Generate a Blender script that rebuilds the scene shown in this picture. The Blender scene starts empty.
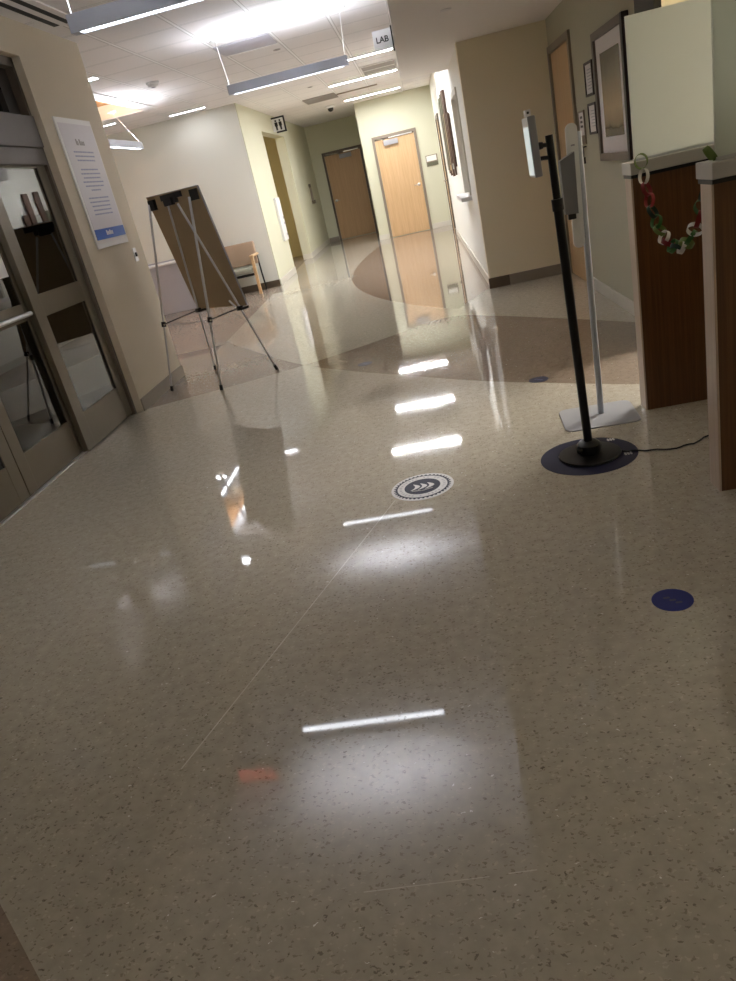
import bpy, bmesh, math, random
from mathutils import Vector, Matrix
random.seed(7)
S = bpy.context.scene
COL = S.collection
PI = math.pi

# ------------------------------------------------------------------ materials
def nt(name):
    m = bpy.data.materials.new(name); m.use_nodes = True
    n = m.node_tree.nodes; b = n['Principled BSDF']
    return m, n, m.node_tree.links, b

def mat(name, col, rough=.5, metal=0., var=.06, scale=14., bump=0., stretch=(1, 1, 1), spec=.5, coat=0., alpha=None, trans=0., ior=1.45):
    m, n, l, b = nt(name)
    b.inputs['Roughness'].default_value = rough
    b.inputs['Metallic'].default_value = metal
    b.inputs['Specular IOR Level'].default_value = spec
    b.inputs['Coat Weight'].default_value = coat
    b.inputs['Coat Roughness'].default_value = .08
    b.inputs['Transmission Weight'].default_value = trans
    b.inputs['IOR'].default_value = ior
    tc = n.new('ShaderNodeTexCoord'); mp = n.new('ShaderNodeMapping'); mp.inputs['Scale'].default_value = stretch
    l.new(tc.outputs['Object'], mp.inputs['Vector'])
    nz = n.new('ShaderNodeTexNoise'); nz.inputs['Scale'].default_value = scale; nz.inputs['Detail'].default_value = 5
    l.new(mp.outputs['Vector'], nz.inputs['Vector'])
    mx = n.new('ShaderNodeMix'); mx.data_type = 'RGBA'
    lo = [max(0, c * (1 - var)) for c in col]; hi = [min(1, c * (1 + var)) for c in col]
    mx.inputs[6].default_value = (*lo, 1); mx.inputs[7].default_value = (*hi, 1)
    l.new(nz.outputs['Fac'], mx.inputs[0]); l.new(mx.outputs[2], b.inputs['Base Color'])
    if bump:
        bp = n.new('ShaderNodeBump'); bp.inputs['Strength'].default_value = bump; bp.inputs['Distance'].default_value = .002
        l.new(nz.outputs['Fac'], bp.inputs['Height']); l.new(bp.outputs['Normal'], b.inputs['Normal'])
    return m

def wood(name, c1, c2, rough=.4, stretch=(30, 30, 1.2), coat=.2):
    m, n, l, b = nt(name)
    b.inputs['Roughness'].default_value = rough; b.inputs['Coat Weight'].default_value = coat; b.inputs['Coat Roughness'].default_value = .15
    tc = n.new('ShaderNodeTexCoord'); mp = n.new('ShaderNodeMapping'); mp.inputs['Scale'].default_value = stretch
    l.new(tc.outputs['Object'], mp.inputs['Vector'])
    nz = n.new('ShaderNodeTexNoise'); nz.inputs['Scale'].default_value = 2.; nz.inputs['Detail'].default_value = 8; nz.inputs['Distortion'].default_value = .6
    l.new(mp.outputs['Vector'], nz.inputs['Vector'])
    cr = n.new('ShaderNodeValToRGB'); cr.color_ramp.elements[0].position = .3; cr.color_ramp.elements[1].position = .7
    cr.color_ramp.elements[0].color = (*c1, 1); cr.color_ramp.elements[1].color = (*c2, 1)
    l.new(nz.outputs['Fac'], cr.inputs['Fac']); l.new(cr.outputs['Color'], b.inputs['Base Color'])
    return m

def emis(name, col, s):
    m, n, l, b = nt(name)
    b.inputs['Base Color'].default_value = (.8, .8, .8, 1)
    b.inputs['Emission Color'].default_value = (*col, 1); b.inputs['Emission Strength'].default_value = s
    return m

COOL = (.90, .93, 1.0); NEUT = (1.0, .97, .90); WARM = (1.0, .93, .72)
M = dict(
    wall_beige=mat('wall_beige', (.60, .53, .41), .75, var=.02, scale=60, bump=.05),
    wall_white=mat('wall_white', (.77, .77, .70), .7, var=.02, scale=60, bump=.05),
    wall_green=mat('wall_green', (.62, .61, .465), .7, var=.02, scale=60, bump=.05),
    wall_ochre=mat('wall_ochre', (.62, .52, .27), .7, var=.02, scale=60, bump=.05),
    wall_pale=mat('wall_pale', (.84, .83, .77), .55, var=.02, scale=60, bump=.03),
    wall_taupe=mat('wall_taupe', (.82, .745, .56), .7, var=.02, scale=60, bump=.05),
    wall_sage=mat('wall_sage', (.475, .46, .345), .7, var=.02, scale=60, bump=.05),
    soffit=mat('soffit', (.88, .85, .82), .8, var=.02),
    base=mat('base_vinyl', (.27, .23, .18), .45, var=.05),
    base_dark=mat('base_dark', (.10, .075, .05), .4, var=.05),
    base_pale=mat('base_pale', (.62, .59, .52), .4, var=.05),
    bronze=mat('bronze_metal', (.17, .145, .105), .38, .35, var=.06, scale=5),
    bronze_dk=mat('bronze_dark', (.035, .03, .024), .5, .2),
    alu=mat('brushed_alu', (.62, .62, .64), .3, .8, var=.05, stretch=(1, 1, 20)),
    header=mat('header_alu', (.135, .12, .11), .6, .0, var=.05),
    black=mat('black_plastic', (.008, .008, .009), .35, var=.1),
    black_metal=mat('black_powder', (.006, .006, .007), .3, .2),
    grey=mat('grey_plastic', (.34, .34, .36), .45), grey_dk=mat('grey_plastic_dark', (.22, .22, .24), .45),
    white=mat('white_plastic', (.80, .80, .80), .35, var=.02),
    whitep=mat('white_paint', (.78, .77, .76), .5, var=.02),
    housing=mat('pendant_housing', (.52, .55, .62), .4, .2, var=.03),
    tile=mat('ceiling_tile', (.78, .75, .74), .9, var=.03, scale=140, bump=.2),
    tbar=mat('ceiling_tbar', (.80, .78, .78), .6, var=.01),
    maple=wood('maple', (.56, .36, .18), (.66, .44, .24), .38, (22, 22, .9)),
    maple2=wood('maple_shaded_door', (.42, .255, .12), (.50, .31, .155), .38, (22, 22, .9)),  # copy of the maple with the shade of the recess in its colour
    walnut=wood('walnut_laminate', (.085, .033, .010), (.16, .068, .022), .35, (45, 45, 1.0), .25),
    ash=wood('ash_edge', (.50, .39, .30), (.60, .48, .38), .45, (40, 40, .8), .1),
    orange_wood=wood('orange_wood', (.60, .28, .09), (.74, .42, .18), .85, (1, 30, 30), 0.),
    cream=mat('cream_paint', (.84, .77, .60), .7, var=.02),
    frame_metal=mat('door_frame_paint', (.13, .10, .075), .4, .1),
    frame_grey=mat('door_frame_taupe', (.26, .215, .165), .4, .1),
    chrome=mat('satin_chrome', (.70, .68, .62), .25, .9),
    kraft=mat('foam_board_back', (.38, .28, .165), .7, var=.06, scale=9),
    paper=mat('paper', (.78, .77, .78), .7, var=.02),
    poster_face=mat('poster_face', (.66, .63, .66), .5, var=.02),
    blue=mat('poster_blue', (.05, .14, .52), .5),
    ink=mat('ink_grey', (.34, .36, .50), .7),
    navy=mat('navy_vinyl', (.014, .014, .042), .5, var=.08, spec=.25),
    blue_vinyl=mat('blue_vinyl', (.010, .018, .19), .3, var=.1),
    seal_white=mat('seal_white', (.60, .59, .60), .35, var=.03),
    mark=mat('mark_grey', (.38, .37, .42), .5),
    mark_dim=mat('mark_dim', (.08, .08, .16), .5),
    ledge=mat('ledge_solid', (.50, .48, .46), .3, var=.05, scale=200),
    uph=mat('tan_upholstery', (.42, .31, .22), .8, var=.06, scale=120, bump=.1),
    seatv=mat('seat_vinyl', (.34, .36, .30), .35),  # greenish reflected light on the seat is put into its colour
    cab=mat('cabinet_lavender', (.47, .47, .52), .4, var=.02),
    cabtop=mat('cabinet_top', (.80, .78, .78), .3, var=.02),
    mattebrown=mat('frame_brown', (.15, .115, .09), .45),
    mirror_edge=mat('frame_black', (.02, .008, .008), .4),
    mat_board=mat('mat_board', (.80, .76, .76), .7, var=.01),
    plank_brown=wood('plank_brown', (.07, .035, .022), (.11, .055, .035), .5),
    plank_olive=wood('plank_olive', (.10, .10, .06), (.15, .145, .09), .5),
    plank_tan=wood('plank_tan', (.36, .24, .10), (.44, .31, .15), .5),
    plank_pale=wood('plank_pale', (.42, .42, .38), (.52, .52, .47), .5),
    vent_dark=mat('vent_dark', (.02, .02, .02), .7),
    vent_mid=mat('vent_mid', (.30, .28, .27), .6),
    diff_panel=mat('diffuser_panel', (.48, .46, .52), .6, var=.02),
    screen=emis('tablet_screen', (.66, .76, .74), .22),
    red_lit=emis('exit_red', (1., .12, .06), .75),
    lens=emis('pendant_lens', COOL, 3.4), up=emis('pendant_uplight', COOL, 37.),
    rec=emis('recessed_lens', (.96, .97, 1.), 195.), rec_far_wall=emis('recessed_lens_far', (.96, .97, 1.), 115.), rec_n=emis('recessed_lens_small', COOL, 15.), fill_near=emis('soffit_fill_lens', NEUT, .25), fill_rear=emis('rear_fill_lens', NEUT, 1.6), rec_w=emis('recessed_lens_warm', NEUT, 27.),
    cove=emis('cove_lens', NEUT, 9.),
    link_red=mat('link_red', (.22, .012, .015), .6), link_green=mat('link_green', (.03, .12, .025), .6),
    link_lime=mat('link_lime', (.13, .19, .04), .6), link_white=mat('link_white', (.72, .70, .68), .6),
    link_dark=mat('link_dark', (.012, .035, .02), .6),
    cordm=mat('cord_black', (.01, .01, .01), .5),
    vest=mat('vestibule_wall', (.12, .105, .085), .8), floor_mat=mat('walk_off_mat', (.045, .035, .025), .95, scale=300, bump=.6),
)

def glass(name, tint, tr=.04, rough=.0, spec=.5):
    """Dark tinted door glazing: clear with a mirror reflection."""
    m, n, l, b = nt(name)
    out = n['Material Output']
    g = n.new('ShaderNodeBsdfGlossy'); g.inputs['Roughness'].default_value = rough; g.inputs['Color'].default_value = (.95, .95, .92, 1)
    t = n.new('ShaderNodeBsdfTransparent'); t.inputs['Color'].default_value = (*tint, 1)
    fr = n.new('ShaderNodeFresnel'); fr.inputs['IOR'].default_value = 1.9
    mx = n.new('ShaderNodeMixShader')
    l.new(fr.outputs[0], mx.inputs[0]); l.new(t.outputs[0], mx.inputs[1]); l.new(g.outputs[0], mx.inputs[2])
    l.new(mx.outputs[0], out.inputs['Surface'])
    return m
M['door_glass'] = glass('door_glass', (.45, .46, .42))

def frosted(name, col, tl):
    m, n, l, b = nt(name)
    b.inputs['Base Color'].default_value = (*col, 1); b.inputs['Roughness'].default_value = .35
    t = n.new('ShaderNodeBsdfTranslucent'); t.inputs['Color'].default_value = (*col, 1)
    nz = n.new('ShaderNodeTexNoise'); nz.inputs['Scale'].default_value = 300
    bp = n.new('ShaderNodeBump'); bp.inputs['Strength'].default_value = .05
    l.new(nz.outputs['Fac'], bp.inputs['Height']); l.new(bp.outputs['Normal'], b.inputs['Normal'])
    mx = n.new('ShaderNodeMixShader'); mx.inputs[0].default_value = tl
    l.new(b.outputs[0], mx.inputs[1]); l.new(t.outputs[0], mx.inputs[2]); l.new(mx.outputs[0], n['Material Output'].inputs['Surface'])
    return m
M['frost'] = frosted('frosted_acrylic', (.77, .775, .72), .5)
M['frost2'] = frosted('frosted_glass_green', (.74, .77, .70), .5)

def art_material():
    m, n, l, b = nt('misty_landscape')
    b.inputs['Roughness'].default_value = .25
    tc = n.new('ShaderNodeTexCoord'); sp = n.new('ShaderNodeSeparateXYZ'); l.new(tc.outputs['Generated'], sp.inputs[0])
    nz = n.new('ShaderNodeTexNoise'); nz.inputs['Scale'].default_value = 3.; nz.inputs['Detail'].default_value = 4; l.new(tc.outputs['Generated'], nz.inputs['Vector'])
    ad = n.new('ShaderNodeMath'); ad.operation = 'MULTIPLY_ADD'; ad.inputs[1].default_value = .16; l.new(nz.outputs['Fac'], ad.inputs[0]); l.new(sp.outputs['Z'], ad.inputs[2])
    cr = n.new('ShaderNodeValToRGB'); l.new(ad.outputs[0], cr.inputs['Fac'])
    e = cr.color_ramp.elements
    e[0].position = .08; e[0].color = (.085, .065, .04, 1)
    e[1].position = 1.0; e[1].color = (.16, .14, .10, 1)
    for p, c in ((.17, (.12, .10, .065)), (.22, (.30, .235, .145)), (.42, (.50, .37, .22)), (.70, (.34, .27, .18))):
        x = e.new(p); x.color = (*c, 1)
    l.new(cr.outputs['Color'], b.inputs['Base Color'])
    return m
M['art'] = art_material()

def floor_material():
    m, n, l, b = nt('polished_terrazzo')
    geo = n.new('ShaderNodeNewGeometry'); sp = n.new('ShaderNodeSeparateXYZ'); l.new(geo.outputs['Position'], sp.inputs[0])
    X, Y = sp.outputs['X'], sp.outputs['Y']
    def math_(op, a, bb, c=None):
        k = n.new('ShaderNodeMath'); k.operation = op
        for i, v in enumerate((a, bb, c)):
            if v is None: continue
            if isinstance(v, (int, float)): k.inputs[i].default_value = v
            else: l.new(v, k.inputs[i])
        return k.outputs[0]
    def curve(sock, pts, x0, x1, y0, y1):
        t = math_('MULTIPLY_ADD', sock, 1 / (x1 - x0), -x0 / (x1 - x0))
        fc = n.new('ShaderNodeFloatCurve'); c = fc.mapping.curves[0]
        P = [((a - x0) / (x1 - x0), (v - y0) / (y1 - y0)) for a, v in pts]
        c.points[0].location = P[0]; c.points[1].location = P[-1]
        for q in P[1:-1]: c.points.new(*q)
        fc.mapping.update(); l.new(t, fc.inputs['Value'])
        return math_('MULTIPLY_ADD', fc.outputs[0], y1 - y0, y0)
    f1 = curve(X, [(-3, 5.70), (-2.2, 5.95), (-1.71, 6.11), (-1.25, 6.31), (-.77, 6.60), (-.31, 6.93), (-.05, 7.12), (.16, 7.12), (.44, 6.82), (.89, 6.23), (1.38, 5.54), (2.0, 4.6)], -3, 2, 4, 10)
    f2 = curve(X, [(-3, 9.5), (-2.51, 8.43), (-1.86, 7.28), (-1.25, 6.31), (-.79, 5.76), (-.36, 5.32), (.17, 4.78), (.59, 4.43), (1.02, 4.10), (2.0, 3.45)], -3, 2, 3, 10)
    a1 = math_('GREATER_THAN', Y, f1); a2 = math_('GREATER_THAN', Y, f2)
    tan = math_('ABSOLUTE', math_('SUBTRACT', a1, a2), 0)
    g = curve(Y, [(7, .8), (7.3, .35), (7.65, .06), (8.56, -.42), (9.56, -.81), (10.9, -1.14), (12.2, -1.28), (15.05, -1.19), (17.3, -.86), (18.5, -.6)], 7, 18.5, -2, 2)
    lobe = math_('MULTIPLY', math_('GREATER_THAN', X, g), math_('GREATER_THAN', Y, math_('MULTIPLY_ADD', X, 2.2, 7.05)))
    tan = math_('MAXIMUM', tan, lobe)
    lounge = math_('LESS_THAN', math_('MULTIPLY_ADD', Y, .03, X), -2.24)
    lounge = math_('MULTIPLY', lounge, math_('GREATER_THAN', Y, 8.2))
    corner = math_('LESS_THAN', math_('MULTIPLY_ADD', Y, 1.05, X), -.07)
    tan = math_('MAXIMUM', tan, lounge); tan = math_('MAXIMUM', tan, corner)
    base = n.new('ShaderNodeMix'); base.data_type = 'RGBA'
    base.inputs[6].default_value = (.50, .455, .375, 1); base.inputs[7].default_value = (.285, .222, .172, 1)
    l.new(tan, base.inputs[0])
    # mottling, dark flecks and pale flecks
    nz = n.new('ShaderNodeTexNoise'); nz.inputs['Scale'].default_value = 26; nz.inputs['Detail'].default_value = 6; l.new(geo.outputs['Position'], nz.inputs['Vector'])
    mo = n.new('ShaderNodeMix'); mo.data_type = 'RGBA'; mo.blend_type = 'MULTIPLY'; mo.inputs[0].default_value = 1
    cr = n.new('ShaderNodeValToRGB'); cr.color_ramp.elements[0].position = .3; cr.color_ramp.elements[0].color = (.86, .85, .84, 1); cr.color_ramp.elements[1].position = .7; cr.color_ramp.elements[1].color = (1.04, 1.04, 1.04, 1)
    l.new(nz.outputs['Fac'], cr.inputs['Fac']); l.new(base.outputs[2], mo.inputs[6]); l.new(cr.outputs['Color'], mo.inputs[7])
    wn = n.new('ShaderNodeTexNoise'); wn.inputs['Scale'].default_value = 90; wn.inputs['Detail'].default_value = 3; l.new(geo.outputs['Position'], wn.inputs['Vector'])
    wm = n.new('ShaderNodeVectorMath'); wm.operation = 'MULTIPLY_ADD'; wm.inputs[1].default_value = (.022, .022, 0); l.new(wn.outputs['Color'], wm.inputs[0]); l.new(geo.outputs['Position'], wm.inputs[2]); warp = wm.outputs[0]
    def flecks(scale, thr, keep, seed):
        mp = n.new('ShaderNodeMapping'); mp.inputs['Location'].default_value = (seed, seed * 2.3, 0); mp.inputs['Scale'].default_value = (.75, 1.5, 1)
        l.new(warp, mp.inputs['Vector'])
        v = n.new('ShaderNodeTexVoronoi'); v.inputs['Scale'].default_value = scale; v.inputs['Randomness'].default_value = 1; l.new(mp.outputs[0], v.inputs['Vector'])
        s2 = n.new('ShaderNodeSeparateColor'); l.new(v.outputs['Color'], s2.inputs[0])
        near = math_('LESS_THAN', v.outputs['Distance'], thr); k = math_('LESS_THAN', s2.outputs[0], keep)
        return math_('MULTIPLY', near, k)
    def over(prev, fac, col, amt):
        x = n.new('ShaderNodeMix'); x.data_type = 'RGBA'; x.inputs[7].default_value = (*col, 1)
        l.new(math_('MULTIPLY', fac, amt), x.inputs[0]); l.new(prev, x.inputs[6]); return x.outputs[2]
    def times(prev, fac, col, amt):
        x = n.new('ShaderNodeMix'); x.data_type = 'RGBA'; x.blend_type = 'MULTIPLY'; x.inputs[7].default_value = (*col, 1)
        l.new(math_('MULTIPLY', fac, amt), x.inputs[0]); l.new(prev, x.inputs[6]); return x.outputs[2]
    c = mo.outputs[2]
    c = times(c, flecks(100, .34, .30, 1.), (.60, .58, .55), .8)
    c = times(c, flecks(82, .28, .16, 5.), (.42, .40, .38), .8)
    c = times(c, flecks(92, .34, .24, 9.), (1.22, 1.22, 1.22), .8)
    c = over(c, flecks(70, .16, .05, 14.), (.97, .96, .93), .95)
    # hairline scratches in the polish
    def seg(ax, ay, bx, by, w):
        L = math.hypot(bx - ax, by - ay); ux, uy = (bx - ax) / L, (by - ay) / L
        t = math_('MULTIPLY_ADD', X, ux, math_('MULTIPLY_ADD', Y, uy, -(ax * ux + ay * uy)))
        d = math_('ABSOLUTE', math_('MULTIPLY_ADD', X, -uy, math_('MULTIPLY_ADD', Y, ux, -(-ax * uy + ay * ux))), 0)
        q = math_('MULTIPLY', math_('GREATER_THAN', t, 0), math_('LESS_THAN', t, L))
        return math_('MULTIPLY', q, math_('LESS_THAN', d, w))
    sc = seg(-.35, 3.08, -.92, 1.51, .0022)
    sc = math_('MAXIMUM', sc, seg(-.37, 1.075, -.10, 1.083, .0011)); sc = math_('MAXIMUM', sc, seg(.0 - .06, 1.086, .0, 1.088, .0011))
    nb = n.new('ShaderNodeTexNoise'); nb.inputs['Scale'].default_value = 6; l.new(geo.outputs['Position'], nb.inputs['Vector'])
    c = over(c, math_('MULTIPLY', sc, nb.outputs['Fac']), (.98, .95, .88), .8)
    l.new(c, b.inputs['Base Color'])
    b.inputs['Specular IOR Level'].default_value = .5
    b.inputs['IOR'].default_value = 1.75
    rr = n.new('ShaderNodeMapRange'); rr.inputs['To Min'].default_value = .015; rr.inputs['To Max'].default_value = .06
    l.new(nz.outputs['Fac'], rr.inputs['Value']); l.new(math_('MULTIPLY_ADD', lounge, .22, rr.outputs[0]), b.inputs['Roughness'])
    return m
M['floor'] = floor_material()

def ceil_material():
    m, n, l, b = nt('ceiling_grid')
    b.inputs['Roughness'].default_value = .9
    geo = n.new('ShaderNodeNewGeometry'); sp = n.new('ShaderNodeSeparateXYZ'); l.new(geo.outputs['Position'], sp.inputs[0])
    def k(op, *a):
        q = n.new('ShaderNodeMath'); q.operation = op
        for i, v in enumerate(a):
            if isinstance(v, (int, float)): q.inputs[i].default_value = v
            else: l.new(v, q.inputs[i])
        return q.outputs[0]
    def lines(s, off, per, w):
        t = k('MULTIPLY_ADD', s, 1 / per, off); f = k('FRACT', t); d = k('ABSOLUTE', k('SUBTRACT', f, .5)); return k('GREATER_THAN', d, .5 - w / per / 2)
    gx = lines(sp.outputs['X'], 50 - .02 / .607, .607, .024); gy = lines(sp.outputs['Y'], 50 - 8.49 / .61, .61, .024)
    g = k('MAXIMUM', gx, k('MULTIPLY', gy, .7))
    nz = n.new('ShaderNodeTexNoise'); nz.inputs['Scale'].default_value = 120; nz.inputs['Detail'].default_value = 4; l.new(geo.outputs['Position'], nz.inputs['Vector'])
    cr = n.new('ShaderNodeValToRGB'); cr.color_ramp.elements[0].color = (.78, .755, .755, 1); cr.color_ramp.elements[1].color = (.86, .83, .83, 1); l.new(nz.outputs['Fac'], cr.inputs['Fac'])
    mx = n.new('ShaderNodeMix'); mx.data_type = 'RGBA'; mx.inputs[7].default_value = (.90, .89, .89, 1)
    hx = lines(sp.outputs['X'], 50 - .02 / .607, .607, .042); hy = lines(sp.outputs['Y'], 50 - 8.49 / .61, .61, .042)
    dk = n.new('ShaderNodeMix'); dk.data_type = 'RGBA'; dk.inputs[7].default_value = (.50, .48, .48, 1); l.new(k('MULTIPLY', k('MAXIMUM', hx, hy), .8), dk.inputs[0]); l.new(cr.outputs['Color'], dk.inputs[6])  # shadow of the tegular tile edges, painted as darker lines beside the grid
    l.new(g, mx.inputs[0]); l.new(dk.outputs[2], mx.inputs[6]); l.new(mx.outputs[2], b.inputs['Base Color'])
    bp = n.new('ShaderNodeBump'); bp.inputs['Strength'].default_value = .6; bp.inputs['Distance'].default_value = .004
    l.new(k('MULTIPLY', g, -1), bp.inputs['Height']); l.new(bp.outputs['Normal'], b.inputs['Normal'])
    return m
M['ceil'] = ceil_material()

# ------------------------------------------------------------------ mesh helpers
def bx(bm, x0, x1, y0, y1, z0, z1, bev=0.):
    t = bmesh.new() if bev else bm
    v = [t.verts.new((x, y, z)) for x in (x0, x1) for y in (y0, y1) for z in (z0, z1)]
    for f in ((0, 1, 3, 2), (4, 6, 7, 5), (0, 4, 5, 1), (2, 3, 7, 6), (0, 2, 6, 4), (1, 5, 7, 3)): t.faces.new([v[i] for i in f])
    if bev:
        bmesh.ops.recalc_face_normals(t, faces=t.faces)
        bmesh.ops.bevel(t, geom=t.edges[:], offset=bev, segments=2, affect='EDGES', profile=.6)
        merge(bm, t)
    return bm
def merge(bm, t):
    me = bpy.data.meshes.new('tmp'); t.to_mesh(me); t.free(); bm.from_mesh(me); bpy.data.meshes.remove(me)
def frame_of(d):
    d = d.normalized(); a = Vector((0, 0, 1)) if abs(d.z) < .9 else Vector((1, 0, 0))
    u = d.cross(a).normalized(); return u, d.cross(u).normalized()
def tube(bm, pts, r, seg=10, cap=True, closed=False):
    pts = [Vector(p) for p in pts]; N = len(pts); rings = []; u = None
    for i, p in enumerate(pts):
        if closed: d = pts[(i + 1) % N] - pts[i - 1]
        else: d = (pts[min(i + 1, N - 1)] - pts[max(i - 1, 0)])
        d.normalize()
        if u is None: u, w = frame_of(d)
        else:
            u = (u - d * u.dot(d)).normalized(); w = d.cross(u)
        rr = r[i] if isinstance(r, (list, tuple)) else r
        rings.append([bm.verts.new(p + (u * math.cos(a) + w * math.sin(a)) * rr) for a in [2 * PI * k / seg for k in range(seg)]])
    for i in range(N if closed else N - 1):
        A, B = rings[i], rings[(i + 1) % N]
        for k in range(seg): bm.faces.new((A[k], A[(k + 1) % seg], B[(k + 1) % seg], B[k]))
    if cap and not closed:
        bm.faces.new(rings[0][::-1]); bm.faces.new(rings[-1])
    return bm
def lathe(bm, c, prof, seg=32, axis=Vector((0, 0, 1))):
    c = Vector(c); u, w = frame_of(axis); ax = axis.normalized(); rings = []
    for r, h in prof:
        if r < 1e-6: rings.append([bm.verts.new(c + ax * h)])
        else: rings.append([bm.verts.new(c + ax * h + (u * math.cos(2 * PI * k / seg) + w * math.sin(2 * PI * k / seg)) * r) for k in range(seg)])
    for A, B in zip(rings, rings[1:]):
        for k in range(seg):
            q = [A[k % len(A)], A[(k + 1) % len(A)], B[(k + 1) % len(B)], B[k % len(B)]]
            q = list(dict.fromkeys(q))
            if len(q) > 2: bm.faces.new(q)
    if len(rings[0]) > 1: bm.faces.new(rings[0])
    if len(rings[-1]) > 1: bm.faces.new(rings[-1])
    return bm
def prism(bm, loop, d):
    """closed 3D loop extruded by vector d"""
    d = Vector(d); A = [bm.verts.new(Vector(p)) for p in loop]; B = [bm.verts.new(Vector(p) + d) for p in loop]; n = len(A)
    bm.faces.new(A); bm.faces.new(B[::-1])
    for i in range(n): bm.faces.new((A[i], B[i], B[(i + 1) % n], A[(i + 1) % n]))
    return bm
def rrect(cx, cy, w, h, r, seg=5):
    out = []
    for sx, sy, a0 in ((1, 1, 0), (-1, 1, .5), (-1, -1, 1), (1, -1, 1.5)):
        for k in range(seg + 1):
            a = (a0 + .5 * k / seg) * PI
            out.append((cx + sx * (w / 2 - r) + r * math.cos(a), cy + sy * (h / 2 - r) + r * math.sin(a)))
    return out
def B_(): return bmesh.new()

# ------------------------------------------------------------------ objects
def root_loc(o):
    while o.parent: o = o.parent
    return o.location
def obj(name, bm, m, parent=None, loc=None, smooth=False, keep=False):
    """link a bmesh given in world coordinates as ONE object (child coords are taken relative to the thing's base)"""
    if parent is not None and not keep: bmesh.ops.translate(bm, verts=bm.verts, vec=-Vector(root_loc(parent)))
    elif loc is not None: bmesh.ops.translate(bm, verts=bm.verts, vec=-Vector(loc))
    bmesh.ops.recalc_face_normals(bm, faces=bm.faces)
    me = bpy.data.meshes.new(name); bm.to_mesh(me); bm.free()
    me.materials.append(M[m] if isinstance(m, str) else m)
    if smooth:
        for p in me.polygons: p.use_smooth = True
        try: me.set_sharp_from_angle(angle=math.radians(38))
        except Exception: pass
    o = bpy.data.objects.new(name, me); COL.objects.link(o)
    if parent is not None: o.parent = parent
    elif loc is not None: o.location = loc
    return o
def tag(o, label, cat, group=None, kind=None):
    o['label'] = label; o['category'] = cat
    if group: o['group'] = group
    if kind: o['kind'] = kind
    return o
def thing(name, label, cat, loc=(0, 0, 0), group=None, kind=None):
    o = bpy.data.objects.new(name, None); COL.objects.link(o); o.location = loc; o.empty_display_size = .1
    return tag(o, label, cat, group, kind)
def dup(root, loc, label, rz=None, group=None):
    r = root.copy(); COL.objects.link(r); r.location = loc; r['label'] = label
    if rz is not None: r.rotation_euler = (0, 0, rz)
    if group: r['group'] = group
    for ch in list(root.children):
        c = ch.copy(); COL.objects.link(c); c.parent = r
        for gch in ch.children:
            d = gch.copy(); COL.objects.link(d); d.parent = c
    return r
def struct(name, bm, m, label, cat='wall', parent=None, smooth=False):
    o = obj(name, bm, m, parent, smooth=smooth)
    if parent is None: tag(o, label, cat, kind='structure')
    return o
def text_mesh(body, size, m, origin, ux, uy, parent=None, name='lettering', depth=.001, bold=0.):
    c = bpy.data.curves.new('txt', 'FONT'); c.body = body; c.size = size; c.extrude = depth; c.offset = bold; c.align_x = 'CENTER'; c.align_y = 'CENTER'
    t = bpy.data.objects.new('txt', c); COL.objects.link(t)
    dg = bpy.context.evaluated_depsgraph_get(); dg.update()
    me = bpy.data.meshes.new_from_object(t.evaluated_get(dg)); bpy.data.objects.remove(t); bpy.data.curves.remove(c)
    ux = Vector(ux).normalized(); uy = Vector(uy).normalized(); uz = ux.cross(uy)
    mt = Matrix((ux, uy, uz)).transposed().to_4x4(); mt.translation = Vector(origin)
    bm = B_(); bm.from_mesh(me); bpy.data.meshes.remove(me); bm.transform(mt)
    return obj(name, bm, m, parent)

# ================================================================== SETTING
H = 2.895; SOF = 2.37
b = B_(); rr = random.Random(11); NX, NY = 50, 104
gv = [[b.verts.new((-7.2 + 12.4 * i / NX, -3.2 + 25.7 * j / NY, rr.uniform(-.00042, .0))) for j in range(NY + 1)] for i in range(NX + 1)]
for i in range(NX):
    for j in range(NY): b.faces.new((gv[i][j], gv[i + 1][j], gv[i + 1][j + 1], gv[i][j + 1]))
struct('floor', b, 'floor', 'polished speckled terrazzo floor in cream with tan curved bands', 'floor', smooth=True)
# ceiling with a coffer opening at x -5.6..-3.4 , y 8.2..11.3
CX0, CX1, CY0, CY1 = -5.9, -3.42, 8.0, 11.3
b = B_()
for x0, x1, y0, y1 in ((CX1, .02, -3.2, 22.5), (-7.2, CX1, -3.2, CY0), (-7.2, CX1, CY1, 22.5), (-7.2, CX0, CY0, CY1), (.02, 5.2, 10.4, 22.5)):
    bx(b, x0, x1, y0, y1, H, H + .1)
struct('ceiling', b, 'ceil', 'white lay-in tile ceiling with a square grid', 'ceiling')
b = B_(); bx(b, .02, 5.2, -3.2, 10.4, SOF, H + .1)
struct('ceiling_soffit', b, 'soffit', 'smooth lowered soffit over the reception side', 'ceiling')
b = B_(); bx(b, .008, .02, -3.2, 10.42, SOF, H); bx(b, -.03, .018, 10.42, 17.9, H - .012, H - .001)
struct('trim_1', b, 'whitep', 'white edge board along the lowered soffit', 'trim')
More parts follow.
